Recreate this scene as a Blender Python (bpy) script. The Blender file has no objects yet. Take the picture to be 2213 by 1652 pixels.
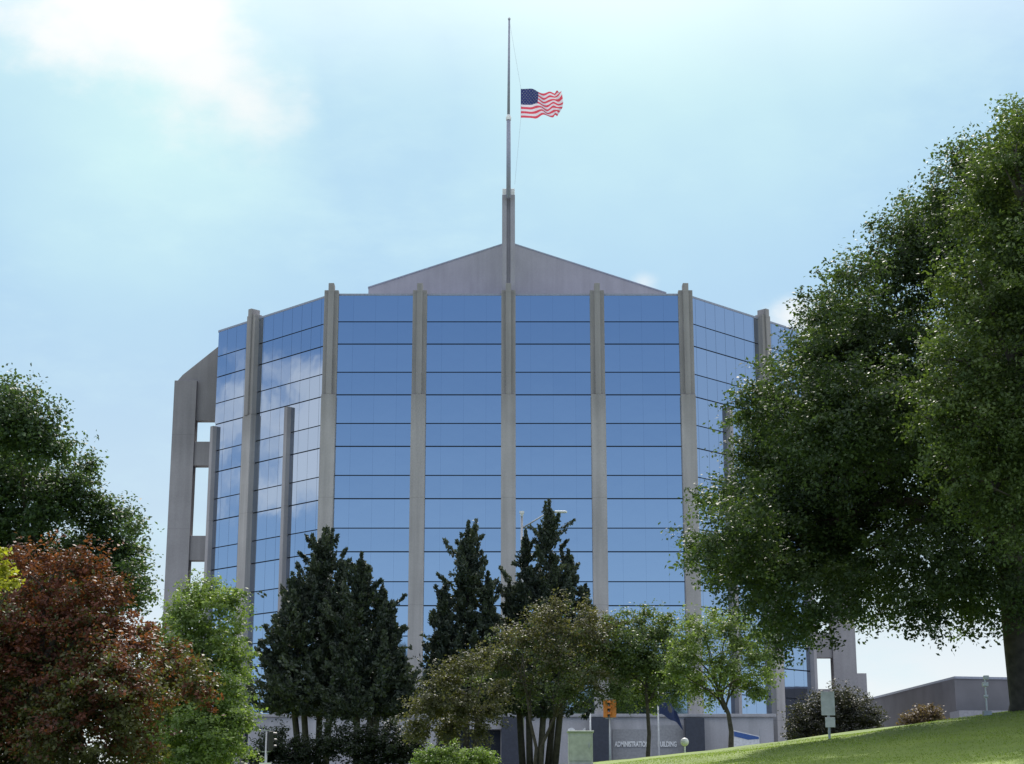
import bpy, math, numpy as np
from mathutils import Vector, Matrix
R=math.radians
sc=bpy.context.scene
COL=sc.collection
# ------------------------------------------------------------------ camera
F=3700.0; P=R(14.0); CP,SP=math.cos(P),math.sin(P); EYE=1.6
def spot(px,py,D):
    """bearing/elevation measured on the photograph + distance -> world point"""
    dx=(px-1106)/F; dy=(826-py)/F
    k=CP-dy*SP
    return Vector((D*dx/k, D, EYE+D*(SP+dy*CP)/k))
cam=bpy.data.cameras.new("camera"); co=bpy.data.objects.new("camera",cam); COL.objects.link(co)
co.location=(0,0,EYE); co.rotation_euler=(R(90)+P,0,0)
cam.sensor_width=36; cam.lens=F/2213*36; cam.clip_end=9000; cam.clip_start=0.2
sc.camera=co
sc.view_settings.view_transform='Standard'; sc.view_settings.look='None'; sc.view_settings.exposure=0
# ------------------------------------------------------------------ ground height
def gz(x,y):
    s=2.76+(x-3.5)*0.15
    s=1.93+np.log1p(np.exp((s-1.93)*2.2))/2.2
    s=5.6-np.log1p(np.exp((5.6-s)*2.0))/2.0
    y=np.asarray(y,float)
    t=np.clip(y/45,0,1); a=s*t
    u=np.clip((y-45)/85,0,1)
    b=s+(4.75-s)*u
    z=np.where(y<45,a,b)
    w=np.exp(-((y-45)/7.0)**2)
    return z-0.10*w*(s>2.2)
# ------------------------------------------------------------------ materials
def newmat(n):
    m=bpy.data.materials.new(n); m.use_nodes=True
    nt=m.node_tree; b=nt.nodes["Principled BSDF"]
    return m,nt,b
def nd(nt,t,**k):
    n=nt.nodes.new(t)
    for a,v in k.items(): setattr(n,a,v)
    return n
def plain(name,c,rough=.6,metal=0,var=.15,scale=6.0,bump=0.0):
    m,nt,b=newmat(name)
    tc=nd(nt,'ShaderNodeTexCoord'); no=nd(nt,'ShaderNodeTexNoise'); no.inputs['Scale'].default_value=scale; no.inputs['Detail'].default_value=6
    nt.links.new(tc.outputs['Object'],no.inputs['Vector'])
    cr=nd(nt,'ShaderNodeValToRGB')
    cr.color_ramp.elements[0].position=.3; cr.color_ramp.elements[1].position=.7
    cr.color_ramp.elements[0].color=(*[v*(1-var) for v in c],1); cr.color_ramp.elements[1].color=(*[min(1,v*(1+var)) for v in c],1)
    nt.links.new(no.outputs['Fac'],cr.inputs['Fac']); nt.links.new(cr.outputs['Color'],b.inputs['Base Color'])
    b.inputs['Roughness'].default_value=rough; b.inputs['Metallic'].default_value=metal
    if bump:
        bp=nd(nt,'ShaderNodeBump'); bp.inputs['Strength'].default_value=bump; bp.inputs['Distance'].default_value=.05
        nt.links.new(no.outputs['Fac'],bp.inputs['Height']); nt.links.new(bp.outputs['Normal'],b.inputs['Normal'])
    return m
def concrete(name,c,streak=.35):
    m,nt,b=newmat(name); L=nt.links.new
    g=nd(nt,'ShaderNodeNewGeometry')
    mp=nd(nt,'ShaderNodeMapping'); mp.inputs['Scale'].default_value=(2.2,2.2,.12); L(g.outputs['Position'],mp.inputs['Vector'])
    n1=nd(nt,'ShaderNodeTexNoise'); n1.inputs['Scale'].default_value=1.0; n1.inputs['Detail'].default_value=5; L(mp.outputs[0],n1.inputs['Vector'])
    n2=nd(nt,'ShaderNodeTexNoise'); n2.inputs['Scale'].default_value=.5; n2.inputs['Detail'].default_value=8; L(g.outputs['Position'],n2.inputs['Vector'])
    n3=nd(nt,'ShaderNodeTexNoise'); n3.inputs['Scale'].default_value=9; n3.inputs['Detail'].default_value=3; L(g.outputs['Position'],n3.inputs['Vector'])
    def mr(src,a,bb,lo,hi):
        q=nd(nt,'ShaderNodeMapRange'); L(src,q.inputs[0]); q.inputs[1].default_value=a;q.inputs[2].default_value=bb;q.inputs[3].default_value=lo;q.inputs[4].default_value=hi; return q.outputs[0]
    def mul(a,bb):
        q=nd(nt,'ShaderNodeMath',operation='MULTIPLY'); L(a,q.inputs[0]); L(bb,q.inputs[1]); return q.outputs[0]
    v=mul(mul(mr(n1.outputs['Fac'],.35,.65,1-streak,1.05),mr(n2.outputs['Fac'],.3,.7,.92,1.06)),mr(n3.outputs['Fac'],.3,.7,.95,1.05))
    sx=nd(nt,'ShaderNodeSeparateXYZ'); L(g.outputs['Position'],sx.inputs[0])
    ad=nd(nt,'ShaderNodeMath',operation='ADD'); L(sx.outputs['Z'],ad.inputs[0]); ad.inputs[1].default_value=-8.3+82.2
    mo=nd(nt,'ShaderNodeMath',operation='MODULO'); L(ad.outputs[0],mo.inputs[0]); mo.inputs[1].default_value=8.22
    v=mul(v,mr(mo.outputs[0],0.03,0.06,.82,1.0))
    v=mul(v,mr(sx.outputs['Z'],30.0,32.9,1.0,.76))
    mx=nd(nt,'ShaderNodeVectorMath',operation='SCALE'); mx.inputs[0].default_value=c; L(v,mx.inputs['Scale'])
    L(mx.outputs[0],b.inputs['Base Color']); b.inputs['Roughness'].default_value=.9
    bp=nd(nt,'ShaderNodeBump'); bp.inputs['Strength'].default_value=.25; bp.inputs['Distance'].default_value=.03
    L(n3.outputs['Fac'],bp.inputs['Height']); L(bp.outputs['Normal'],b.inputs['Normal'])
    return m
M_conc=concrete("concrete",(.445,.42,.415),.16)
M_conc_smooth=concrete("smooth_concrete",(.46,.44,.495),.03)
M_conc_frame=concrete("frame_concrete",(.38,.36,.375),.08)
M_dark=plain("dark_joint",(.012,.018,.03),.6)
M_navy=plain("dark_column_stone",(.05,.055,.075),.5)
M_pod=concrete("podium_concrete",(.46,.45,.47),.1)
def glassmat(name,c):
    m,nt,b=newmat(name); L=nt.links.new
    b.inputs['Base Color'].default_value=(*c,1); b.inputs['Metallic'].default_value=1; b.inputs['Roughness'].default_value=.04
    g=nd(nt,'ShaderNodeNewGeometry'); n=nd(nt,'ShaderNodeTexNoise'); n.inputs['Scale'].default_value=.45; n.inputs['Detail'].default_value=2
    L(g.outputs['Position'],n.inputs['Vector'])
    bp=nd(nt,'ShaderNodeBump'); bp.inputs['Strength'].default_value=.05; bp.inputs['Distance'].default_value=.1
    L(n.outputs['Fac'],bp.inputs['Height']); L(bp.outputs['Normal'],b.inputs['Normal'])
    return m
M_glass=glassmat("mirror_glass",(.54,.61,.71)); M_span=glassmat("spandrel_glass",(.505,.58,.685)); M_vj=glassmat("vertical_joint",(.43,.50,.60))
M_white=plain("white_paint",(.75,.75,.75),.5); M_metal=plain("galvanised_metal",(.42,.43,.45),.4,.6)
M_pole=plain("pole_paint",(.30,.32,.40),.45); M_cap=plain("bright_cap",(.85,.84,.82),.4)
M_signback=plain("sign_aluminium",(.78,.74,.78),.6,.0)
M_yellow=plain("signal_yellow",(.62,.20,.03),.5); M_black=plain("black_paint",(.02,.02,.02),.5)
M_cab=plain("cabinet_green",(.40,.43,.40),.6)
M_letter=plain("letter_white",(.9,.9,.9),.5); M_brown=plain("far_wall_brown",(.175,.17,.185),.9,0,.12,.6)
M_panel=plain("far_panel",(.30,.30,.33),.8)
def cloth(name,c):
    m,nt,b=newmat(name); L=nt.links.new
    b.inputs['Base Color'].default_value=(*c,1); b.inputs['Roughness'].default_value=.8
    tr=nd(nt,'ShaderNodeBsdfTranslucent'); tr.inputs[0].default_value=(*c,1)
    mx=nd(nt,'ShaderNodeMixShader'); mx.inputs[0].default_value=.35
    L(b.outputs[0],mx.inputs[1]); L(tr.outputs[0],mx.inputs[2]); L(mx.outputs[0],nt.nodes['Material Output'].inputs[0])
    w=nd(nt,'ShaderNodeTexNoise'); w.inputs['Scale'].default_value=5
    bp=nd(nt,'ShaderNodeBump'); bp.inputs['Strength'].default_value=.3; L(w.outputs[0],bp.inputs['Height']); L(bp.outputs[0],b.inputs['Normal'])
    return m
C_red=cloth("cloth_red",(.60,.07,.11)); C_white=cloth("cloth_white",(.66,.64,.70)); C_blue=cloth("cloth_blue",(.025,.035,.13)); C_dblue=cloth("cloth_dark_blue",(.04,.06,.14))
def leafmat(name,trans=.35,rough=.55):
    m,nt,b=newmat(name); L=nt.links.new
    a=nd(nt,'ShaderNodeAttribute',attribute_name="Col")
    L(a.outputs['Color'],b.inputs['Base Color']); b.inputs['Roughness'].default_value=rough
    b.inputs['Specular IOR Level'].default_value=.35
    tr=nd(nt,'ShaderNodeBsdfTranslucent')
    hs=nd(nt,'ShaderNodeVectorMath',operation='MULTIPLY'); hs.inputs[1].default_value=(1.5,1.6,.6); L(a.outputs['Color'],hs.inputs[0]); L(hs.outputs[0],tr.inputs[0])
    mx=nd(nt,'ShaderNodeMixShader'); mx.inputs[0].default_value=trans
    L(b.outputs[0],mx.inputs[1]); L(tr.outputs[0],mx.inputs[2]); L(mx.outputs[0],nt.nodes['Material Output'].inputs[0])
    return m
M_leaf=leafmat("leaf",.36); M_needle=leafmat("needle",.15,.6)
M_bark=plain("bark",(.07,.06,.052),.95,0,.35,5,.8)
# ------------------------------------------------------------------ mesh helpers
class MB:
    def __init__(s): s.v=[];s.f=[];s.m=[]
    def add(s,vs,fs,mi=0):
        o=len(s.v); s.v+= [tuple(v) for v in vs]; s.f+=[tuple(i+o for i in f) for f in fs]; s.m+=[mi]*len(fs); return s
    def box(s,x0,x1,y0,y1,z0,z1,mi=0):
        return s.add([(x0,y0,z0),(x1,y0,z0),(x1,y1,z0),(x0,y1,z0),(x0,y0,z1),(x1,y0,z1),(x1,y1,z1),(x0,y1,z1)],
          [(0,3,2,1),(4,5,6,7),(0,1,5,4),(1,2,6,5),(2,3,7,6),(3,0,4,7)],mi)
    def prism(s,poly,z0,z1,mi=0):
        n=len(poly); return s.add([(x,y,z0) for x,y in poly]+[(x,y,z1) for x,y in poly],
          [tuple(range(n-1,-1,-1)),tuple(range(n,2*n))]+[(i,(i+1)%n,n+(i+1)%n,n+i) for i in range(n)],mi)
    def tube(s,pts,rad,n=10,mi=0,cap=True):
        pts=[Vector(p) for p in pts]; vs=[];fs=[]
        for i,p in enumerate(pts):
            t=(pts[min(i+1,len(pts)-1)]-pts[max(i-1,0)]).normalized()
            a=Vector((1,0,0)) if abs(t.x)<.8 else Vector((0,1,0))
            u=t.cross(a).normalized(); w=t.cross(u)
            for k in range(n):
                an=2*math.pi*k/n; vs.append(p+(u*math.cos(an)+w*math.sin(an))*rad[i])
        for i in range(len(pts)-1):
            for k in range(n):
                fs.append((i*n+k,i*n+(k+1)%n,(i+1)*n+(k+1)%n,(i+1)*n+k))
        if cap: fs.append(tuple(range(n-1,-1,-1))); fs.append(tuple(range((len(pts)-1)*n,len(pts)*n)))
        return s.add(vs,fs,mi)
    def disc(s,c,r,axis_y0,axis_y1,n=20,mi=0):
        vs=[(c[0]+r*math.cos(2*math.pi*k/n),axis_y0,c[1]+r*math.sin(2*math.pi*k/n)) for k in range(n)]+[(c[0]+r*math.cos(2*math.pi*k/n),axis_y1,c[1]+r*math.sin(2*math.pi*k/n)) for k in range(n)]
        return s.add(vs,[tuple(range(n)),tuple(range(2*n-1,n-1,-1))]+[(k,n+k,n+(k+1)%n,(k+1)%n) for k in range(n)],mi)
    def obj(s,name,mats,parent=None,loc=(0,0,0),rot=0,bevel=0,smooth=False):
        me=bpy.data.meshes.new(name); me.from_pydata(s.v,[],s.f)
        for m in (mats if isinstance(mats,(list,tuple)) else [mats]): me.materials.append(m)
        me.polygons.foreach_set('material_index',s.m)
        if smooth: me.polygons.foreach_set('use_smooth',[True]*len(s.f))
        me.update()
        o=bpy.data.objects.new(name,me); COL.objects.link(o); o.location=loc; o.rotation_euler=(0,0,rot)
        if parent: o.parent=parent
        if bevel:
            b=o.modifiers.new("bevel",'BEVEL'); b.width=bevel; b.segments=2; b.limit_method='ANGLE'
        return o
def top(name,loc,label,cat,group=None):
    e=bpy.data.objects.new(name,None); COL.objects.link(e); e.location=loc; e.empty_display_size=.5
    e["label"]=label; e["category"]=cat
    if group: e["group"]=group
    return e
def npmesh(name,verts,k,colors,mat,parent=None,loc=(0,0,0)):
    n=len(verts); nf=n//k
    me=bpy.data.meshes.new(name); me.vertices.add(n); me.vertices.foreach_set('co',verts.astype(np.float32).ravel())
    me.loops.add(n); me.loops.foreach_set('vertex_index',np.arange(n,dtype=np.int32))
    me.polygons.add(nf); me.polygons.foreach_set('loop_start',np.arange(0,n,k,dtype=np.int32))
    me.materials.append(mat); me.update(calc_edges=True)
    a=me.attributes.new("Col",'FLOAT_COLOR','POINT'); c=np.ones((n,4),np.float32); c[:,:3]=np.repeat(colors,k,axis=0); a.data.foreach_set('color',c.ravel())
    o=bpy.data.objects.new(name,me); COL.objects.link(o); o.location=loc
    if parent: o.parent=parent
    return o
def unit(a): return a/np.maximum(np.linalg.norm(a,axis=1,keepdims=True),1e-9)
def leafquads(c,n,size,rng,asp=.6):
    N=len(c)
    d1=unit(np.cross(n,rng.normal(size=(N,3)))); d2=np.cross(n,d1)
    L=size*rng.uniform(.65,1.3,(N,1)); W=L*asp
    v=np.stack([c-d1*L*.5,c+d2*W*.5+d1*L*.05,c+d1*L*.5-n*L*.12,c-d2*W*.5+d1*L*.05],axis=1)
    return v.reshape(-1,3)
# ------------------------------------------------------------------ trees
def broadleaf(name,base,lobes,label,leaf,nclu,per,crad,size,seed,tr,limbs=9,fork=.35,group=None,cat="tree",trunk_lean=0,multi=1,core=.35,rag=.2,gb=1.2,splay=2.4):
    rng=np.random.default_rng(seed)
    base=Vector(base); T=top(name,base,label,cat,group)
    C=np.array([list(Vector(l[0])-base) for l in lobes]); r=np.array([l[1] for l in lobes])
    w=r**2.2; w/=w.sum()
    idx=rng.choice(len(r),nclu,p=w)
    d=unit(rng.normal(size=(nclu,3)))
    rad=rng.uniform(core**3,1,nclu)**(1/3.)
    rad*=1+np.clip(rag*rng.normal(size=nclu),-.4,.35)*(rad>.75)
    cc=C[idx]+d*(r[idx]*rad)[:,None]*np.array([1,1,.92])
    ok=cc[:,2]>0.25; cc=cc[ok]; d=d[ok]; idx=idx[ok]; nclu=len(cc)
    cs=crad*rng.uniform(.5,1.4,nclu)
    q=np.repeat(np.arange(nclu),per); N=len(q)
    ax=unit(d+unit(cc-C.mean(0))*.7+rng.normal(size=(nclu,3))*.3+np.array([0,0,-.15]))
    along=rng.uniform(-1,1,(N,1))
    off=np.clip(rng.normal(size=(N,3)),-1.8,1.8)*np.array([1,1,.5])*.42
    pts=cc[q]+(off+ax[q]*along*.95)*cs[q][:,None]*(1-.25*np.abs(along))
    nn=unit(rng.normal(size=(N,3))*.7+np.array([0,0,.85])+d[q]*.45)
    hue=rng.uniform(0,1,nclu)[q]*.65+rng.uniform(0,1,N)*.35
    c0=np.array(leaf[0]);c1=np.array(leaf[1])
    col=c0*(1-hue[:,None])+c1*hue[:,None]
    col*=rng.uniform(.75,1.25,(N,1))
    if len(leaf)>2:
        zz=pts[:,2]; t=np.clip((zz-zz.min())/(zz.max()-zz.min()),0,1)
        g=(rng.uniform(0,1,nclu)[q]*.7+rng.uniform(size=N)*.3)
        m=(g>t*gb+.12)[:,None]; col=np.where(m,np.array(leaf[2])*rng.uniform(.7,1.35,(N,1)),col)
    npmesh("crown",leafquads(pts,nn,size,rng),4,col,M_leaf,T)
    mb=MB()
    cen=C.mean(axis=0); H=C[:,2].max()
    for t in range(multi):
        ox=(t-(multi-1)/2)*tr*3.2
        fz=H*fork
        tp=Vector((cen[0]*.25+ox*splay+trunk_lean,cen[1]*.25,fz)); 
        pts_=[Vector((ox,0,-.4)),Vector((ox,0,.15)),Vector((ox*1.2+trunk_lean*.2,0,fz*.4))+Vector(rng.normal(size=3)*tr*.9),tp,
              tp+Vector((cen[0]*.3+ox*splay*.8,cen[1]*.3,H*.22))+Vector(rng.normal(size=3)*tr*2),tp+Vector((cen[0]*.4+ox*splay*1.2,cen[1]*.4,H*.42))]
        mb.tube(pts_,[tr*1.5,tr*1.1,tr*.95,tr*.8,tr*.5,tr*.12],10)
        order=np.argsort(-r)[:limbs]
        if multi>1: order=sorted(order,key=lambda j:C[j][0]); order=order[t*len(order)//multi:(t+1)*len(order)//multi]
        for j in order:
            e=Vector(C[j]); s=pts_[2].lerp(pts_[4],float(rng.uniform(.35,1)))
            k=tr*float(rng.uniform(.3,.5))
            mid=s.lerp(e,.5)+Vector((0,0,(e-s).length*.12))+Vector(rng.normal(size=3))*(e-s).length*.05
            mb.tube([s,s.lerp(mid,.5)+Vector((0,0,.1)),mid,mid.lerp(e,.6),e],[k,k*.85,k*.6,k*.4,k*.12],7)
            for _ in range(4):
                e2=e+Vector(unit(rng.normal(size=(1,3)))[0])*float(r[j])*.85; m2=mid.lerp(e,float(rng.uniform(.2,.8)))
                mb.tube([m2,m2.lerp(e2,.5)+Vector(rng.normal(size=3))*.08*float(r[j]),e2],[k*.35,k*.25,k*.06],5)
    mb.obj("trunk",M_bark,T,smooth=True)
    return T
def LB(lst,D,rng=None,spread=1.0):
    out=[]; g=np.random.default_rng(int(D*7))
    for l in lst:
        dd=l[3] if len(l)>3 else float(g.uniform(-1,1))*spread
        out.append((spot(l[0],l[1],D+dd),l[2]*D/F)) 
    return out
def onground(px,D,py=1640):
    p=spot(px,py,D); return Vector((p.x,D,float(gz(p.x,D))))

bigA=[(1985,560,120),(1870,650,110),(1740,860,115),(1850,850,150),(1680,960,105),(1800,1040,150),(1595,1115,90),(1700,1170,130),(1565,1190,75),(1640,1250,90),(1760,1290,110),
 (1860,1200,130),(1960,1000,180),(2000,1210,130),(1990,800,170),(2100,1180,140),(2075,1290,80),(1700,1345,65),(2180,1250,110),(2080,560,160),(2170,900,200),(2290,700,260),
 (2350,1100,220),(2250,420,190),(1690,1050,110),(1820,740,90),(1930,540,75),(2500,900,260),(2480,600,230),(2100,1000,150),(1610,880,50),(1990,1330,55),(1900,760,120),(1650,1130,90),(1670,830,55),(1550,1080,55),(1525,1180,48),(1605,1010,60),
 (1710,960,100,3),(1760,1150,130,3),(1660,1200,90,3),(1850,980,140,3),(1900,900,130,-3),(2070,440,95),(2000,490,80),(1780,940,110,-3),(1690,1385,45),(1650,1310,50),(1880,1280,80),(1560,1250,40),(2120,370,80),(1780,690,65),(1750,760,60),(1850,590,60)]
broadleaf("maple_tree",onground(2222,45,1530),LB(bigA,45,spread=3.2),"huge dark green maple spreading over the grassy slope",
   [(.030,.054,.028),(.088,.13,.052)],7400,62,.50,.112,3,.42,limbs=16,fork=.28,core=.5,rag=.15,trunk_lean=.75)
bigB=[(2190,320,80),(2110,410,65),(2170,480,120),(2070,780,95),(2110,900,135),(2120,1040,90),(2190,1140,70),(2260,720,230),(2290,930,200),(2130,640,110),(2250,420,170),(2400,600,230),(2450,900,230),(2040,900,60),(2215,270,50)]
broadleaf("maple_tree",onground(2460,38,1500),LB(bigB,38,spread=2.0),"tall maple with sunlit yellowish green leaves on the slope",
   [(.045,.078,.03),(.13,.175,.06)],2700,60,.42,.097,5,.35,limbs=12,core=.6,rag=.2)
darkL=[(20,905,85),(90,950,65),(60,1080,110),(150,1060,70),(225,1130,68),(265,1195,50),(180,1230,95),(60,1250,120),(-60,1000,130),(-90,1200,160),(250,1285,55),(-180,1050,140),(120,1350,110),(0,1400,130),(40,850,40),(195,1010,30),(290,1140,28),(285,1240,30),(280,1270,45)]
broadleaf("shade_tree",onground(30,72),LB(darkL,72,spread=3),"dense dark green shade tree behind the red maple",
   [(.035,.065,.035),(.09,.135,.06)],3300,46,.66,.18,7,.4,limbs=9,rag=.15)
redL=[(110,1240,60),(190,1225,45),(40,1225,45),(60,1350,105),(200,1340,85),(280,1390,60),(370,1450,55),(425,1490,38),(240,1480,105),(80,1480,130),(180,1600,120),(40,1620,120),(320,1500,65),(-60,1450,150),(-160,1400,130),(-120,1580,150),(300,1620,60),(330,1350,25),(420,1430,25),(230,1280,40)]
broadleaf("red_maple_tree",onground(40,36),LB(redL,36,spread=1.3),"copper red maple with olive lower leaves",
   [(.070,.029,.025),(.21,.070,.046),(.085,.088,.038)],2700,42,.30,.095,9,.16,limbs=12,core=.45,rag=.30,gb=.85)
lightL=[(430,1285,50),(485,1300,45),(390,1335,50),(450,1400,75),(505,1430,42),(420,1500,90),(505,1560,45),(430,1600,90),(340,1600,85),(480,1625,55),(350,1390,45),(360,1480,75),(520,1345,20),(470,1500,70),(500,1370,35)]
broadleaf("locust_tree",onground(430,50),LB(lightL,50,spread=1.2),"young bright green tree with airy foliage",
   [(.10,.155,.06),(.24,.31,.11)],1400,38,.32,.11,11,.12,limbs=10,core=.3,rag=.3)
broadleaf("locust_tree",onground(-110,30),LB([(5,1240,22),(-40,1215,50),(25,1262,12),(-90,1260,80),(-130,1230,80),(-120,1350,80)],30,spread=.5),"yellow green young tree beside the red maple",
   [(.20,.22,.03),(.42,.40,.06)],380,34,.18,.085,12,.1,limbs=6)
GR="crabapple trees on the lawn"
crabA=[(1190,1350,46),(1130,1385,42),(1265,1355,50),(1200,1430,64),(1300,1400,46),(1095,1430,42),(1060,1445,38),(1285,1470,50),(1140,1480,36),(1030,1485,30),(1210,1305,22),(1230,1500,34),(1325,1350,32),(1160,1330,20),(1270,1310,16),(1090,1370,24),(1320,1440,36)]
broadleaf("crabapple_tree",onground(1162,82),LB(crabA,82,spread=1.6),"bronze leaved crabapple with several stems",
   [(.062,.066,.042),(.15,.135,.08),(.07,.095,.045)],580,36,.5,.14,13,.085,limbs=14,multi=2,fork=.28,core=.1,group=GR,rag=.38,gb=.9,splay=4)
crabB=[(960,1470,38),(930,1530,44),(1000,1525,38),(1055,1540,30),(905,1575,28),(970,1575,36),(1040,1580,26),(985,1440,20),(1045,1415,26),(1075,1500,30),(1020,1440,22)]
broadleaf("crabapple_tree",onground(1052,78),LB(crabB,78,spread=1.2),"low bronze green crabapple beside the conifers",
   [(.055,.062,.038),(.135,.128,.075)],380,36,.45,.14,15,.07,limbs=9,core=.1,group=GR,rag=.38)
crabC=[(1390,1365,42),(1430,1370,38),(1355,1390,42),(1410,1430,54),(1350,1450,46),(1445,1450,42),(1390,1500,40),(1340,1500,36),(1330,1350,26),(1350,1322,15),(1440,1335,18),(1400,1325,16),(1475,1400,32),(1320,1420,28),(1460,1500,30)]
broadleaf("crabapple_tree",onground(1400,82),LB(crabC,82,spread=1.4),"green crabapple with a single dark stem",
   [(.062,.096,.044),(.15,.195,.082)],680,36,.45,.14,17,.10,limbs=10,fork=.45,core=.1,group=GR,rag=.38)
crabD=[(1520,1370,42),(1570,1352,34),(1485,1430,38),(1600,1385,42),(1560,1440,46),(1640,1420,38),(1505,1480,36),(1630,1490,32),(1475,1385,32),(1590,1475,28),(1490,1335,20),(1650,1370,24),(1460,1450,26),(1540,1325,16),(1660,1460,22),(1540,1510,20),(1610,1340,16)]
broadleaf("crabapple_tree",onground(1580,74),LB(crabD,74,spread=1.3),"light green open crabapple with visible forked limbs",
   [(.095,.14,.055),(.21,.27,.10)],500,34,.42,.13,19,.11,limbs=14,fork=.26,core=.1,group=GR,rag=.4)

def conifer(px,D,spires,label,seed,nb=900):
    rng=np.random.default_rng(seed); base=onground(px,D); T=top("conifer_tree",base,label,"tree","dark conifers in front of the office building")
    V=[];Cc=[]; mb=MB()
    def tufts(cc,out,hue0,sp,Ls):
        k2=6; q2=np.repeat(np.arange(len(cc)),k2); N=len(q2)
        pts=cc[q2]+np.clip(rng.normal(size=(N,3)),-2,2)*sp
        d1=unit(unit(out)[q2]+rng.normal(size=(N,3))*.55); d2=unit(np.cross(d1,rng.normal(size=(N,3))))
        L=Ls*rng.uniform(.6,1.35,(N,1)); W=L*.25
        V.append(np.stack([pts-d1*L*.5,pts+d2*W,pts+d1*L*.5,pts-d2*W],1).reshape(-1,3))
        hue=(hue0[q2]*.7+rng.uniform(size=N)*.3)[:,None]
        Cc.append(np.array([.020,.033,.030])*(1-hue)+np.array([.095,.115,.085])*hue)
    tot=sum((b-t)*r for _,t,b,r in spires)
    for (sx,ty,by,rp) in spires:
        tp=spot(sx,ty+12,D)-base; bt=spot(sx,by,D)-base; R0=rp*D/F; Hh=tp.z-bt.z
        off=float(rng.uniform(-.6,.6)); m=int(nb*(by-ty)*rp/tot)+20
        h=rng.uniform(0,1,m)**1.15; az=rng.uniform(0,2*np.pi,m)
        a1,b1,c1=rng.uniform(0,6,3)
        def prof(h,az):
            return R0*((1-h)**.95*.95+.03)*(1+.36*np.sin(az*2+h*19+a1)*np.sin(h*31+az*3+b1)+.26*np.sin(h*48+az+c1))
        ln=prof(h,az)*rng.choice([.5,.85,1.0,1.3],m,p=[.25,.3,.28,.17])
        up=rng.uniform(.05,.7,m)
        K=12; q=np.repeat(np.arange(m),K); t=rng.uniform(.15,1,len(q))**.75
        side=rng.normal(size=len(q))*.14*(1.2-t*.7)*np.clip(ln[q],.3,1.5)
        rr=ln[q]*t
        cx=tp.x+rr*np.cos(az[q])-side*np.sin(az[q]); cy=tp.y+off+rr*np.sin(az[q])+side*np.cos(az[q])
        cz=bt.z+h[q]*Hh*.96+rr*up[q]*t-rng.uniform(0,.15,len(q))
        tufts(np.stack([cx,cy,cz],1),np.stack([np.cos(az[q]),np.sin(az[q]),up[q]+.3],1),rng.uniform(size=m)[q],.085,.24)
        ms=int(Hh*R0*2.0)+8
        h=rng.uniform(.0,.93,ms); az=rng.uniform(0,2*np.pi,ms); r1=prof(h,az)*rng.uniform(.8,1.15,ms); sl=rng.uniform(.5,1.5,ms)*np.clip(R0/2.2,.55,1)
        K=34; q=np.repeat(np.arange(ms),K); t=rng.uniform(0,1,len(q))
        wd=(1-t)**.8*.25*sl[q]; an=rng.uniform(0,6.28,len(q)); ru=np.sqrt(rng.uniform(size=len(q)))*wd
        lean=rng.uniform(.2,.8,ms)
        lx=r1[q]+t*sl[q]*lean[q]
        cx=tp.x+lx*np.cos(az[q])+ru*np.cos(an); cy=tp.y+off+lx*np.sin(az[q])+ru*np.sin(an); cz=bt.z+h[q]*Hh+t*sl[q]*(1.1-lean[q]*.6)-.1
        tufts(np.stack([cx,cy,cz],1),np.stack([np.cos(az[q])*.6,np.sin(az[q])*.6,np.ones(len(q))],1),rng.uniform(size=ms)[q],.05,.2)
        t=rng.uniform(0,1,90); an=rng.uniform(0,6.28,90); ru=(1-t)*.28*rng.uniform(0,1,90)
        tufts(np.stack([tp.x+ru*np.cos(an),tp.y+off+ru*np.sin(an),tp.z-1.6+1.75*t],1),np.stack([np.cos(an)*.4,np.sin(an)*.4,np.ones(90)],1),rng.uniform(size=90),.04,.2)
        mb.tube([Vector((tp.x*.4,tp.y+off*.5,-.3)),Vector((tp.x*.6,tp.y+off,bt.z)),Vector((tp.x,tp.y+off,bt.z+Hh*.5)),Vector((tp.x,tp.y+off,tp.z+.1))],[.2,.17,.09,.02],7)
    npmesh("crown",np.concatenate(V),4,np.concatenate(Cc),M_needle,T)
    mb.obj("trunk",M_bark,T,smooth=True)
conifer(688,95,[(697,1135,1550,128),(648,1235,1545,88),(737,1215,1535,72),(608,1320,1540,62)],"broad dark conifer with several pointed tops",31,620)
conifer(768,93,[(782,1190,1555,103),(828,1258,1550,76),(852,1330,1540,52)],"dark conifer with stepped pointed outline",32,420)
conifer(1005,96,[(1012,1120,1550,96),(962,1250,1540,62),(1054,1230,1530,60)],"slender dark conifer in front of mirrored windows",33,430)
conifer(1150,97,[(1186,1080,1550,84),(1136,1140,1540,72),(1228,1180,1510,68),(1264,1258,1440,40),(1100,1245,1500,50)],"twin topped dark conifer with ragged sides",34,600)

def bush(name,pxs,D,label,leaf,n,size,seed,crad=.3,base=None):
    b=base or onground(sum(p[0] for p in pxs)/len(pxs),D)
    broadleaf(name,b,LB(pxs,D,spread=.4),label,leaf,n,30,crad,size,seed,.06,limbs=5,fork=.2,cat="bush")
bush("green_shrub",[(915,1645,24),(945,1636,26),(985,1632,26),(1025,1636,26),(1055,1648,22),(960,1665,30),(1010,1668,30)],60,"low clipped bright green shrub",[(.10,.16,.05),(.22,.30,.09)],480,.08,41,.2)
bush("dark_shrub",[(600,1610,45),(660,1630,45),(570,1640,40),(720,1600,45),(630,1660,40)],88,"dark evergreen shrub under the conifers",[(.016,.026,.02),(.04,.055,.036)],420,.15,42,.4)
bush("dark_shrub",[(780,1610,45),(840,1600,45),(870,1630,40),(800,1650,45),(890,1600,25)],87,"dark evergreen shrub under the conifers",[(.016,.026,.02),(.04,.055,.036)],420,.15,43,.4)
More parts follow.
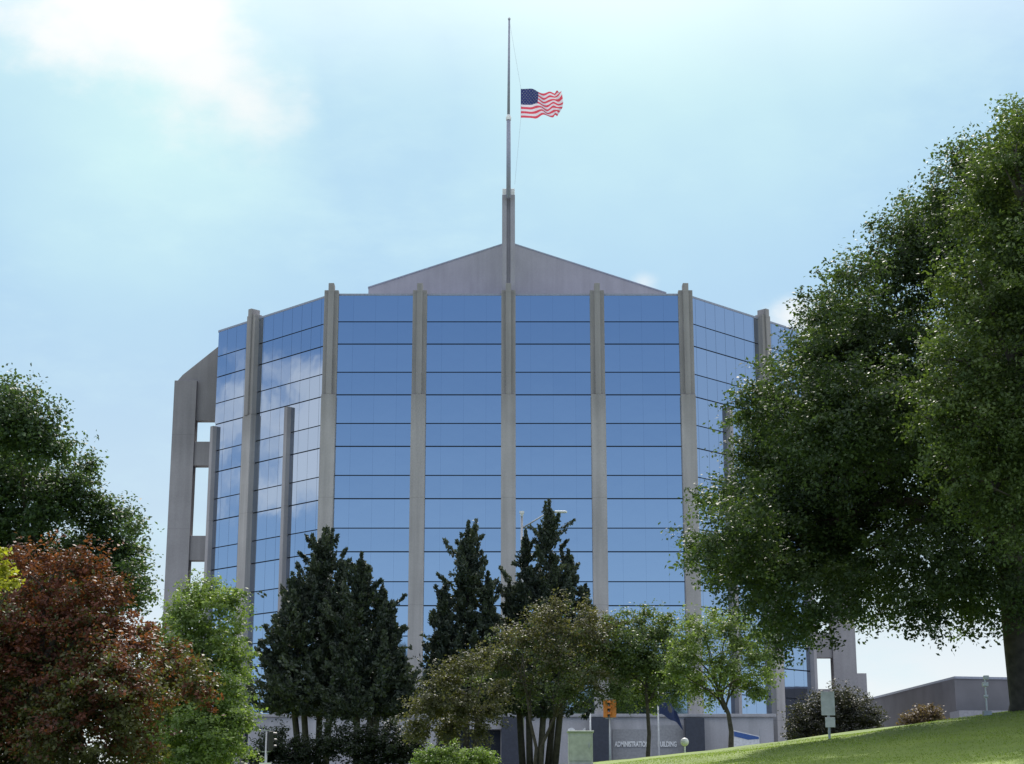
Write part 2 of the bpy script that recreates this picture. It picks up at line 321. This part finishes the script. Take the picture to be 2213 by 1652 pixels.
bush("purple_shrub",[(1745,1550,40),(1800,1530,48),(1850,1535,42),(1880,1560,30),(1780,1585,50),(1845,1590,50),(1725,1580,30)],92,"large dark purple leaved shrub",[(.030,.033,.031),(.065,.062,.055)],720,.14,44,.4)
bush("red_shrub",[(1990,1550,24),(2020,1545,22),(1965,1560,18),(2005,1575,30)],80,"small reddish shrub behind the grassy crest",[(.09,.06,.05),(.17,.115,.09)],200,.12,45,.3)
# ------------------------------------------------------------------ ground and grass
def terrain():
    xs=np.unique(np.concatenate([np.linspace(-3500,-80,14),np.linspace(-80,-20,13),np.linspace(-20,40,81),np.linspace(40,90,11),np.linspace(90,3500,14)]))
    ys=np.unique(np.concatenate([np.linspace(-600,-10,8),np.linspace(-10,60,91),np.linspace(60,140,33),np.linspace(140,400,8),np.linspace(400,6000,8)]))
    X,Y=np.meshgrid(xs,ys); Z=gz(X,Y)
    Z=Z+np.where((Y>5)&(Y<125),.02*np.sin(X*1.3+Y*.7)+.03*np.sin(X*.37-Y*.5),0)
    v=np.stack([X.ravel(),Y.ravel(),Z.ravel()],1); nx=len(xs)
    f=[(j*nx+i,j*nx+i+1,(j+1)*nx+i+1,(j+1)*nx+i) for j in range(len(ys)-1) for i in range(nx-1)]
    me=bpy.data.meshes.new("ground"); me.from_pydata(v.tolist(),[],f); me.polygons.foreach_set('use_smooth',[True]*len(f))
    m,nt,b=newmat("lawn"); L=nt.links.new
    g=nd(nt,'ShaderNodeNewGeometry'); n=nd(nt,'ShaderNodeTexNoise'); n.inputs['Scale'].default_value=.5; n.inputs['Detail'].default_value=9
    L(g.outputs['Position'],n.inputs['Vector']); cr=nd(nt,'ShaderNodeValToRGB')
    cr.color_ramp.elements[0].position=.3; cr.color_ramp.elements[0].color=(.12,.18,.028,1)
    cr.color_ramp.elements[1].position=.7; cr.color_ramp.elements[1].color=(.20,.27,.045,1)
    L(n.outputs['Fac'],cr.inputs[0])
    sx=nd(nt,'ShaderNodeSeparateXYZ'); L(g.outputs['Position'],sx.inputs[0])
    gt=nd(nt,'ShaderNodeMath',operation='GREATER_THAN'); L(sx.outputs['Y'],gt.inputs[0]); gt.inputs[1].default_value=103
    lt=nd(nt,'ShaderNodeMath',operation='LESS_THAN'); L(sx.outputs['Y'],lt.inputs[0]); lt.inputs[1].default_value=6
    ad=nd(nt,'ShaderNodeMath',operation='MAXIMUM'); L(gt.outputs[0],ad.inputs[0]); L(lt.outputs[0],ad.inputs[1])
    mx=nd(nt,'ShaderNodeMix',data_type='RGBA'); L(ad.outputs[0],mx.inputs[0]); L(cr.outputs[0],mx.inputs[6]); mx.inputs[7].default_value=(.30,.295,.30,1)
    L(mx.outputs[2],b.inputs['Base Color']); b.inputs['Roughness'].default_value=.9
    me.materials.append(m); o=bpy.data.objects.new("ground",me); COL.objects.link(o); o["kind"]="structure"; o["label"]="grassy sloping ground rising to the building"
terrain()
rng=np.random.default_rng(5); N=130000
gx=rng.uniform(1,19,N); gy=18+32*rng.uniform(0,1,N)**.8
keep=gx<gy*.36; gx=gx[keep]; gy=gy[keep]; N=len(gx)
gzv=gz(gx,gy)+.02*np.sin(gx*1.3+gy*.7)+.03*np.sin(gx*.37-gy*.5)
p0=np.stack([gx,gy,gzv-.01],1); an=rng.uniform(0,6.28,N); w=np.stack([np.cos(an),np.sin(an),np.zeros(N)],1)*.010
tip=p0+np.stack([rng.normal(size=N)*.03,rng.normal(size=N)*.03,rng.uniform(.015,.045,N)],1)
col=np.array([.20,.275,.045])*rng.uniform(.7,1.3,(N,1))*np.where(np.sin(gx*2.1+np.sin(gy))*np.sin(gy*1.7)>.3,1.12,.95)[:,None]
go=npmesh("grass",np.stack([p0-w,p0+w,tip],1).reshape(-1,3),3,col,M_leaf); go["kind"]="stuff"; go["label"]="short mown lawn grass on the slope"; go["category"]="grass"
# ------------------------------------------------------------------ office building
BX=-0.28
B=top("office_building",(BX,130,4.75),"faceted mirror glass office building with concrete piers","building")
def PB(mb,name,mat,bevel=0,loc=(0,0,0),rot=0):
    return mb.obj(name,mat,B,loc=(loc[0],loc[1]-130,loc[2]-4.75),rot=rot,bevel=bevel)
ROOF=41.2; FH=4.11; s2=math.sqrt(.5); GE=15.2
ex=14+GE*s2; ey=130+GE*s2
PB(MB().prism([(-14,130.1),(14,130.1),(ex-.05,ey+.1),(ex-.05,165),(-ex+.05,165),(-ex+.05,ey+.1)],4.5,ROOF-.15),"wall",M_dark)
PB(MB().prism([(-14,129.98),(14,129.98),(ex+.05,ey),(ex+.05,165.1),(-ex-.05,165.1),(-ex-.05,ey)],ROOF-.12,ROOF+.03),"coping",M_pole)
rng=np.random.default_rng(8)
def winmesh(width,cols,seed):
    g=np.random.default_rng(seed); vs=[];fs=[];mi=[]
    rows=[(.05,FH*.445-.045,1),(FH*.445+.035,FH-.045,0)]
    for (a,b,m) in rows:
        for c in range(cols):
            w0=-width/2+c*width/cols; w1=-width/2+(c+1)*width/cols
            x0=w0+.010; x1=w1-.010
            e=g.normal(size=2)*.0011
            y=lambda x,z:( (x-(x0+x1)/2)*e[0]+(z-(a+b)/2)*e[1])
            o=len(vs); vs+=[(x0,y(x0,a),a),(x1,y(x1,a),a),(x1,y(x1,b),b),(x0,y(x0,b),b)]; fs.append((o,o+1,o+2,o+3)); mi.append(m)
            if c<cols-1:
                o=len(vs); vs+=[(w1-.03,.012,a),(w1+.03,.012,a),(w1+.03,.012,b),(w1-.03,.012,b)]; fs.append((o,o+1,o+2,o+3)); mi.append(2)
    me=bpy.data.meshes.new("window"); me.from_pydata(vs,[],fs)
    for q in (M_glass,M_span,M_vj): me.materials.append(q)
    me.polygons.foreach_set('material_index',mi); me.update(); return me
fronts=[winmesh(7,4,i) for i in range(5)]; five=[winmesh(5,4,10+i) for i in range(4)]; last=[winmesh(GE-10,4,20+i) for i in range(4)]
def addwin(me,x,y,z,rot):
    o=bpy.data.objects.new("window",me); COL.objects.link(o); o.parent=B; o.location=(x,y-130,z-4.75); o.rotation_euler=(0,0,rot)
for k in range(8):
    z=ROOF-(k+1)*FH
    for i in range(4): addwin(fronts[int(rng.integers(5))],-10.5+7*i,130.02,z,0)
    for sgn in (-1,1):
        for ss_,ms in ((2.5,five),(7.5,five),((10+GE)/2,last)):
            addwin(ms[int(rng.integers(4))],sgn*(14+ss_*s2),130.02+ss_*s2,z,sgn*R(45))
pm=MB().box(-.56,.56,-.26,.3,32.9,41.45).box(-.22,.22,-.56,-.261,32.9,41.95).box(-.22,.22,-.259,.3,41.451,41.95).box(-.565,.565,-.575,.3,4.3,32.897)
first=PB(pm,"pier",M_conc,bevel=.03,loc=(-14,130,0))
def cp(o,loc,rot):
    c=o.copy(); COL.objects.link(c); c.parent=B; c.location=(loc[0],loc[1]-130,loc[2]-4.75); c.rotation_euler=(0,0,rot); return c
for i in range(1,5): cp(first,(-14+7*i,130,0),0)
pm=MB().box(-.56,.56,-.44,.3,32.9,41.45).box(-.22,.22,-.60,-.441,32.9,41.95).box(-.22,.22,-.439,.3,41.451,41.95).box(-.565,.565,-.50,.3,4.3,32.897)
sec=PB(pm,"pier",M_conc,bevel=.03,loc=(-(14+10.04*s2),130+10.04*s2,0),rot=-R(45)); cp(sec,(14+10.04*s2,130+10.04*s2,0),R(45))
sl=PB(MB().box(-.2,.2,-.38,.1,4.3,32.8),"slim_pier",M_conc_frame,bevel=.03,loc=(-(14+5*s2),130+5*s2,0),rot=-R(45))
cp(sl,(14+5*s2,130+5*s2,0),R(45))
gp=GE-.1
cp(sl,(-(14+gp*s2),130+gp*s2,0),-R(45)); cp(sl,(14+gp*s2,130+gp*s2,0),R(45))
for sgn in (-1,1):
    def X(a,b): return (min(a*sgn,b*sgn),max(a*sgn,b*sgn))
    mb=MB(); X0,X1=X(27.15,29.1); mb.box(X0,X1,144.6,145.9,4.3,37.8)
    pts=[(24.8,34.3),(28.9,34.3),(28.9,37.9),(28.5,38.4),(25.05,41.35),(24.8,41.35)]
    n=len(pts)
    P1=[(x*sgn,145.0,z) for x,z in pts]; P2=[(x*sgn,145.8,z) for x,z in pts]
    fs=[tuple(range(n)),tuple(range(2*n-1,n-1,-1))]+[(i,n+i,n+(i+1)%n,(i+1)%n) for i in range(n)]
    if sgn>0: fs=[f[::-1] for f in fs]
    mb.add(P1+P2,fs)
    a,b=X(24.7,27.15)
    for zt in (32.4,24.2,16.0):
        mb.box(a,b,144.8,145.85,zt-2.1,zt)
    mb.box(a,b,144.8,145.85,4.3,11.3)
    c,d=X(29.1,29.9); mb.box(c,d,144.7,145.8,4.3,12.6)
    PB(mb,"side_frame",M_conc_frame,bevel=.02)
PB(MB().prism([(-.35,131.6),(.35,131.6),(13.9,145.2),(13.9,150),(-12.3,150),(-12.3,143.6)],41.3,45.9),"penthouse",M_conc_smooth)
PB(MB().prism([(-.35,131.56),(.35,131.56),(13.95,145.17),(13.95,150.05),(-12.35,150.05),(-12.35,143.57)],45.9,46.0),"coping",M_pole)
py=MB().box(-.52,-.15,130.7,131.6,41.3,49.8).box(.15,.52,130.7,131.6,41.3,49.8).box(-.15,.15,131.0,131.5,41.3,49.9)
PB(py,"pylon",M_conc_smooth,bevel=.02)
PB(MB().box(-.50,-.17,130.75,131.55,49.803,50.35),"pylon_cap",M_cap,bevel=.03)
PB(MB().box(.17,.50,130.75,131.55,49.803,50.35),"pylon_cap",M_cap,bevel=.03)
PB(MB().box(-19.2,-5.3,128.9,130,4.3,8.2).box(-5.3,-.2,129.7,130,4.3,7.3).box(-5.3,-.2,128.9,130,7.3,8.2).box(-.2,19.6,128.9,130,4.3,8.2).box(-19.4,19.8,128.7,130,8.2,8.42),"podium_wall",M_pod,bevel=.02)
PB(MB().box(-5.2,-.3,129.62,129.69,4.3,7.25),"entrance",M_dark)
for x in (0.2,6.8,13.7): PB(MB().box(x-.7,x+.7,127.9,128.88,4.3,8.1).box(x-.8,x+.8,127.85,128.89,4.3,4.9),"entrance_column",M_navy,bevel=.02)
M_sw=plain("sign_wall_grey",(.33,.33,.34),.7)
PB(MB().box(7.7,10.35,128.84,128.89,4.4,7.3),"sign_wall",M_sw)
PB(MB().box(10.6,12.9,128.84,128.89,4.4,7.6),"sign_wall",M_sw)
def text(body,size,loc,parent,mat,name,rot=(R(90),0,0),xs=1,ext=.03,align='LEFT'):
    cu=bpy.data.curves.new(name,'FONT'); cu.body=body; cu.size=size; cu.extrude=ext; cu.align_x=align; cu.offset=.018
    t=bpy.data.objects.new(name,cu); COL.objects.link(t)
    dg=bpy.context.evaluated_depsgraph_get(); me=bpy.data.meshes.new_from_object(t.evaluated_get(dg)); me.materials.clear(); me.materials.append(mat)
    bpy.data.objects.remove(t); o=bpy.data.objects.new(name,me); COL.objects.link(o); o.rotation_euler=rot; o.scale=(xs,1,1); o.parent=parent; o.location=loc; return o
text("ADMINISTRATION",.52,(7.85,-1.21,1.30),B,M_letter,"lettering",xs=.58)
text("BUILDING",.52,(11.0,-1.21,1.30),B,M_letter,"lettering",xs=.60)
text("24",1.5,(4.35,-1.16,1.6),B,M_letter,"number_sign",ext=.04)
# ------------------------------------------------------------------ rooftop flagpole & flag
FP=top("flagpole",(BX,130.3,50.0),"tall tapered flagpole rising from the rooftop pylon","flagpole")
MB().tube([(0,0,-.6),(0,0,6.1)],[.19,.17],14).obj("lower_shaft",M_pole,FP,smooth=True)
MB().tube([(0,0,6.1),(0,0,6.3),(0,0,6.55)],[.22,.22,.13],14).obj("collar",M_cap,FP)
MB().tube([(0,0,6.55),(.05,0,15.0)],[.12,.075],12).obj("upper_shaft",M_pole,FP,smooth=True)
MB().tube([(.05,0,15.0),(.05,0,15.08),(.05,0,15.2)],[.1,.12,.05],10).obj("finial",M_metal,FP)
fh=2.55; fw=3.5; hz=spot(1125,256,130.3)-Vector((BX,130.3,50.0))
hal=MB().tube([(.08,-.1,14.8),(hz.x,-.1,hz.z+fh+.1),(hz.x,-.1,hz.z+fh/2),(hz.x,-.1,hz.z-.1),(.5,-.1,.5)],[.008]*5,5)
hal.obj("halyard",M_metal,FP)
FL=top("flag",Vector((BX,130.2,50))+Vector((hz.x,0,hz.z)),"american flag at half staff rippling in the wind","flag")
def fpos(u,v):
    x=fw*u*(1-.03*math.sin(v*5)); 
    y=.45*math.sin(u*9+v*2.5)*u**.6+.18*math.sin(u*21+v*4)*u
    z=fh*v*(1-.12*u)+.17*math.sin(u*8+1.2)*u+ .5*u*(.55-v)*.6+.16*math.sin(u*15+v*5)*u+.04*math.sin(u*30-v*6)*u
    if u>.75: 
        q=(u-.75)/.25; x-=q*.6*max(0,v-.55)*2; z-=q*.3*max(0,v-.8)*3; x-=q*.5*max(0,.35-v)*3; z+=q*q*.35*math.exp(-((v-.75)/.12)**2)
    return (x,y,z)
nu,nv=60,39
def fgrid(name,matfn,mats):
    vs=[];fs=[];ms=[]
    for j in range(nv+1):
        for i in range(nu+1): vs.append(fpos(i/nu,j/nv))
    for j in range(nv):
        for i in range(nu):
            fs.append((j*(nu+1)+i,j*(nu+1)+i+1,(j+1)*(nu+1)+i+1,(j+1)*(nu+1)+i)); ms.append(matfn(i,j))
    mb=MB(); mb.v=vs; mb.f=fs; mb.m=ms; return mb.obj(name,mats,FL,smooth=True)
def fm(i,j):
    if i<24 and j>=18: return 2
    return 0 if (j//3)%2==0 else 1
fgrid("cloth",fm,[C_red,C_white,C_blue])
st=MB()
for r_ in range(9):
    for c_ in range(6 if r_%2==0 else 5):
        u=.4*((c_+ (.5 if r_%2==0 else 1))/6); v=18/39+(21/39)*(r_+.5)/9
        for dy in (-.012,.012):
            vs=[]
            for k in range(10):
                a=math.pi/2+k*math.pi/5; rr=.06 if k%2==0 else .026
                q=fpos(u+rr*math.cos(a)/fw,v+rr*math.sin(a)/fh); vs.append((q[0],q[1]+dy,q[2]))
            st.add(vs,[tuple(range(10))])
st.obj("star_pattern",C_white,FL)
# ------------------------------------------------------------------ street furniture
b=onground(1792,46,1590); T=top("road_sign",b,"two blank sign backs on a steel post in grass","sign")
h1=spot(1787,1495,46).z-b.z
MB().box(-.03,.03,-.025,.025,-.4,h1).obj("post",M_metal,T,bevel=.005)
MB().box(-.19,.17,-.045,-.03,h1-.62,h1+.0).obj("sign_panel",M_signback,T,bevel=.004)
MB().box(-.10,.16,-.045,-.03,h1-.93,h1-.67).obj("sign_panel",M_signback,T,bevel=.004)
b=onground(2132,44.5,1530); T=top("camera_post",b,"slim white post carrying small camera units","post")
h=spot(2132,1462,44.5).z-b.z
MB().tube([(0,0,-.2),(0,0,h)],[.025,.018],8).obj("post",M_white,T)
MB().box(-.07,.07,-.06,.06,h*.75,h*.75+.10).obj("camera_head",M_white,T,bevel=.01)
MB().box(-.03,.10,-.05,.05,h-.08,h+.02).obj("camera_head",M_white,T,bevel=.01)
MB().tube([(-.05,0,h*.5),(.05,0,h*.5)],[.04,.04],8).obj("camera_head",M_white,T)
MB().box(-.1,.1,-.1,.1,-.1,.14).obj("foot",M_metal,T,bevel=.01)
b=onground(1254,58); hc=spot(1254,1580,58).z-b.z; T=top("utility_cabinet",b,"pale green metal utility cabinet on the lawn","utility cabinet")
MB().box(-.4,.4,-.3,.3,0,hc-.06).obj("body",M_cab,T,bevel=.015)
MB().prism([(-.44,-.34),(.44,-.34),(.44,.34),(-.44,.34)],hc-.06,hc).obj("lid",M_cab,T,bevel=.01)
MB().box(-.36,.36,-.318,-.302,.15,hc-.15).obj("door",M_cab,T,bevel=.006)
MB().box(.26,.30,-.36,-.319,hc*.5,hc*.5+.16).obj("handle",M_metal,T,bevel=.004)
MB().box(-.5,.5,-.4,.4,-.5,.05).obj("base",M_pod,T)
def signal(px,py,D,mat,label,fac,plate=False,S=.72,two=True):
    b=onground(px,D); zc=spot(px,py,D).z-b.z; T=top("traffic_signal",b,label,"traffic light")
    MB().tube([(0,0,-.3),(0,0,.15),(0,0,zc+.5*S)],[.09,.05,.035],10).obj("post",M_metal,T,smooth=True)
    for sx,rot in (((-.22*S,fac),(.22*S,fac+R(90))) if two else ((0.12,fac),)):
        e=MB().box(-.17*S,.17*S,-.12*S,.12*S,-.52*S,.52*S,0)
        for k in (-1,0,1):
            e.disc((0,k*.34*S),.12*S,-.16*S,-.121*S,16,1)
            vs=[];n=9
            for q in range(n+1):
                a=math.pi*q/n
                vs+= [(.15*S*math.cos(a),-.121*S,(k*.34+.15*math.sin(a))*S),(.15*S*math.cos(a),-.36*S,(k*.34+.14*math.sin(a))*S)]
            e.add(vs,[(2*q,2*q+1,2*q+3,2*q+2) for q in range(n)],0)
        e.obj("signal_head",[mat,M_black],T,loc=(sx,0,zc),rot=rot,bevel=.006)
    for zz in (.56*S,-.6*S): MB().box(-.25*S,.25*S,-.02,.02,zz,zz+.03).obj("bracket",M_metal,T,loc=(0,0,zc))
    if plate: MB().box(-.20,.20,-.10,-.085,zc-1.05,zc-.7).obj("sign_panel",M_white,T)
signal(1318,1532,80,M_yellow,"orange yellow traffic signal with two heads on a post",R(75),S=.76)
signal(574,1602,58,M_black,"black traffic signal above a small white plate",R(120),plate=True,S=.6,two=False)
b=onground(1128,101); zt=spot(1132,1110,101).z-b.z; T=top("street_lamp",b,"tall metal street lamp with angled arm and camera","street lamp")
MB().tube([(0,0,-.3),(0,0,zt)],[.13,.07],12).obj("post",M_metal,T,smooth=True)
MB().tube([(0,0,zt-.9),(.9,0,zt-.35),(1.5,0,zt+.02),(2.0,0,zt+.08)],[.05,.045,.04,.035],8).obj("arm",M_metal,T,smooth=True)
MB().prism([(1.95,-.15),(2.6,-.13),(2.72,0),(2.6,.13),(1.95,.15)],zt+.03,zt+.15).obj("lamp_head",M_white,T,bevel=.03)
MB().box(-.14,.14,-.16,.16,zt+.0,zt+.12).tube([(0,-.1,zt+.02),(0,-.1,zt-.2)],[.12,.07],10).obj("camera_dome",M_white,T)
b=onground(1424,112); zt=spot(1424,1500,112).z-b.z+.3; T=top("flagpole",b,"white ground flagpole with limp dark blue flag","flagpole")
MB().tube([(0,0,-.2),(0,0,zt)],[.06,.045],10).obj("shaft",M_white,T,smooth=True)
MB().tube([(0,0,zt),(0,0,zt+.07),(0,0,zt+.14)],[.05,.09,.03],10).obj("finial",M_metal,T)
G=top("flag",b+Vector((.06,0,zt-1.6)),"dark blue flag with pale emblem drooping from the pole","flag")
vs=[];fs=[];n1,n2=24,14
for j in range(n2+1):
    for i in range(n1+1):
        u=i/n1;v=j/n2; vs.append((1.55*u*(1-.25*v*u),.15*math.sin(u*9+v),1.35*v*(1-.3*u)-.95*u**1.5+.07*math.sin(u*11+v*3)))
for j in range(n2):
    for i in range(n1): fs.append((j*(n1+1)+i,j*(n1+1)+i+1,(j+1)*(n1+1)+i+1,(j+1)*(n1+1)+i))
m_=MB(); m_.v=vs;m_.f=fs;m_.m=[1 if (((k%n1)-11)**2/9+(k//n1-7)**2/7<1) else 0 for k in range(len(fs))]; m_.obj("cloth",[C_dblue,cloth("emblem_pale",(.14,.14,.12))],G,smooth=True)
b=onground(1276,112); zt=spot(1276,1528,112).z-b.z; T=top("flagpole",b,"bare white ground flagpole","flagpole")
MB().tube([(0,0,-.2),(0,0,zt)],[.07,.05],10).obj("shaft",M_white,T,smooth=True)
MB().tube([(0,0,zt),(0,0,zt+.07),(0,0,zt+.14)],[.05,.09,.03],10).obj("finial",M_metal,T)
b=onground(1480,84); zc=spot(1480,1604,84).z-b.z; T=top("globe_lamp",b,"white globe lamp on a short post","lamp")
MB().tube([(0,0,-.3),(0,0,zc-.2)],[.05,.04],8).obj("post",M_white,T)
g=MB().tube([(0,0,.2*math.sin(a)) for a in [math.pi*(i/10-.5) for i in range(11)]],[max(.01,.2*math.cos(math.pi*(i/10-.5))) for i in range(11)],16); g.obj("lamp_globe",M_white,T,loc=(0,0,zc),smooth=True)
b=spot(1613,1606,127.6); gb=Vector((b.x,127.6,4.75)); T=top("banner",gb,"white banner with blue stripe hung between two posts","banner")
M_bl=plain("banner_blue",(.05,.12,.35),.7)
MB().add([(-.95,0,1.2),(.95,0,1.0),(.95,-.02,2.0),(-.95,0,2.45)],[(0,1,2,3)]).obj("cloth",M_white,T)
for x in (-1,1): MB().tube([(x,.05,-.1),(x,.05,2.5)],[.03,.03],8).obj("post",M_metal,T)
MB().add([(-.9,-.025,2.0),(.1,-.03,1.75),(.9,-.04,1.8),(.9,-.04,1.95),(-.9,-.025,2.35)],[(0,1,2,3,4)]).obj("stripe",M_bl,T)
b=onground(424,55); zt=spot(424,1626,55).z-b.z; T=top("marker_post",b,"short white marker post by the trees","post")
MB().tube([(0,0,-.2),(0,0,zt-.1),(0,0,zt)],[.07,.07,.02],10).obj("post",M_white,T)
MB().tube([(0,0,zt-.35),(0,0,zt-.2)],[.075,.075],10).obj("band",M_yellow,T)
a=spot(1868,1500,170);c=spot(2062,1467,140);d=spot(2300,1474,140)
T=top("parking_structure",(c.x,c.y,4.7),"low grey concrete building beyond the grassy crest","building")
hz_=c.z-4.7
MB().prism([(0,0),(d.x-c.x,2),(d.x-c.x,40),(a.x-c.x,40),(a.x-c.x,30)],-.3,hz_-.0).obj("wall",M_brown,T)
MB().prism([(0,-.1),(d.x-c.x+.1,1.9),(d.x-c.x+.1,40.1),(a.x-c.x-.1,40.1),(a.x-c.x-.1,29.9)],hz_,hz_+.18).obj("coping",M_pole,T)
MB().prism([(-.6,-3.2),(7,-3.0),(7,-.2),(-.6,-.2)],-.3,hz_*.62).obj("annex_wall",M_panel,T)
MB().prism([(-6.5,-1),(-1,-3.5),(-1,-.2),(-6,4)],-.3,hz_*.42).obj("annex_wall",M_panel,T)
# ------------------------------------------------------------------ light and sky
el=R(47); az=R(2)
sd=Vector((math.sin(az)*math.cos(el),math.cos(az)*math.cos(el),math.sin(el)))
sun=bpy.data.lights.new("sun",'SUN'); sun.energy=4.8; sun.angle=R(.5); sun.color=(1,.95,.87)
so=bpy.data.objects.new("sun",sun); COL.objects.link(so); so.rotation_euler=sd.to_track_quat('Z','Y').to_euler()
W=bpy.data.worlds.new("World"); sc.world=W; W.use_nodes=True; nt=W.node_tree; L=nt.links.new
bg=nt.nodes['Background']; bg.inputs['Strength'].default_value=.1
sky=nd(nt,'ShaderNodeTexSky'); sky.sky_type='NISHITA'; sky.sun_disc=False; sky.sun_elevation=el; sky.sun_rotation=az; sky.air_density=1.0; sky.dust_density=1.0; sky.ozone_density=1.0
tc=nd(nt,'ShaderNodeTexCoord')
sep=nd(nt,'ShaderNodeSeparateXYZ'); L(tc.outputs['Generated'],sep.inputs[0]); SX,SY,SZ=sep.outputs
def noise(scale,detail,rough=.55,sxyz=(1,1,1)):
    mp=nd(nt,'ShaderNodeMapping'); mp.inputs['Scale'].default_value=sxyz; L(tc.outputs['Generated'],mp.inputs['Vector'])
    n=nd(nt,'ShaderNodeTexNoise'); n.inputs['Scale'].default_value=scale; n.inputs['Detail'].default_value=detail; n.inputs['Roughness'].default_value=rough; L(mp.outputs[0],n.inputs['Vector']); return n.outputs['Fac']
nA=noise(20,9,.55,(1,1,1.6)); nB=noise(5,6,.5,(1,1,1.6)); nW=noise(6,8,.6,(1,1,2.4))
def math_(op,a,b=None,clamp=False):
    m=nd(nt,'ShaderNodeMath',operation=op); m.use_clamp=clamp
    for i,v in enumerate((a,b)):
        if v is None: continue
        if isinstance(v,(int,float)): m.inputs[i].default_value=v
        else: L(v,m.inputs[i])
    return m.outputs[0]
def ss(src,a,b,lo=0,hi=1):
    m=nd(nt,'ShaderNodeMapRange',interpolation_type='SMOOTHSTEP'); L(src,m.inputs[0])
    for i,v in enumerate((a,b,lo,hi)): m.inputs[i+1].default_value=v
    return m.outputs[0]
def blob(v,r,soft,amp,strength,nz):
    v=Vector(v).normalized()
    dt=nd(nt,'ShaderNodeVectorMath',operation='DISTANCE'); L(tc.outputs['Generated'],dt.inputs[0]); dt.inputs[1].default_value=v
    d=math_('ADD',dt.outputs['Value'],math_('MULTIPLY',math_('SUBTRACT',nz,.5),amp))
    return ss(d,r+soft,r-soft*.5,0,strength)
def dirp(px,py): return spot(px,py,100)-Vector((0,0,EYE))
def mxx(lst):
    o=lst[0]
    for q in lst[1:]: o=math_('MAXIMUM',o,q)
    return o
hard=mxx([blob(dirp(230,-40),.030,.045,.12,1,nA),blob(dirp(350,60),.024,.04,.11,1,nA),blob(dirp(440,145),.015,.036,.09,.95,nA),blob(dirp(530,215),.009,.03,.07,.85,nA),
  blob(dirp(1712,676),.004,.014,.05,.8,nA),blob(dirp(1390,612),.002,.008,.02,.5,nA),
  blob((-.96,.11,.205),.035,.03,.22,.62,nA),blob((-.96,.2,.19),.03,.03,.22,.6,nA),blob((-.97,.02,.19),.03,.03,.22,.55,nA)])
soft=mxx([blob(dirp(350,150),.04,.14,.16,.85,nB),blob(dirp(1350,-80),.08,.17,.18,.9,nB),blob(dirp(1750,0),.04,.14,.16,.7,nB),blob(dirp(900,120),.02,.14,.14,.6,nB),blob(dirp(0,60),.01,.10,.12,.5,nB)])
def mix(f,a,b):
    m=nd(nt,'ShaderNodeMix',data_type='RGBA')
    if isinstance(f,(int,float)): m.inputs[0].default_value=f
    else: L(f,m.inputs[0])
    for s,v in ((6,a),(7,b)):
        if isinstance(v,tuple): m.inputs[s].default_value=(*v,1)
        else: L(v,m.inputs[s])
    return m.outputs[2]
front=ss(SY,.45,.85)
cb=mix(ss(SZ,.04,.31),(3.9,6.0,8.7),(1.6,3.0,5.7))
cb=mix(ss(SX,.3,1.0,0,.55),cb,(4.8,6.4,8.5))
cf=mix(ss(SZ,.10,.34),(6.0,7.6,8.9),(4.3,6.8,9.1))
cf=mix(ss(SZ,.16,.03),cf,(9.2,9.6,9.9))
cu=mix(front,cb,cf)
c=mix(.88,sky.outputs[0],cu)
c=mix(math_('MULTIPLY',ss(nW,.45,.72,0,.5),front),c,(6.5,8.8,9.6))
c=mix(soft,c,(7.4,10.2,9.7))
c=mix(hard,c,(9.8,9.9,9.9))
fill_deck=math_('MULTIPLY',ss(SZ,.38,.55),ss(nB,.25,.5,.55,1))  # bright overhead cloud out of view, added as fill for the shaded facade
c=mix(math_('MULTIPLY',fill_deck,.9),c,(12.3,12.6,13.2))
L(c,bg.inputs['Color'])
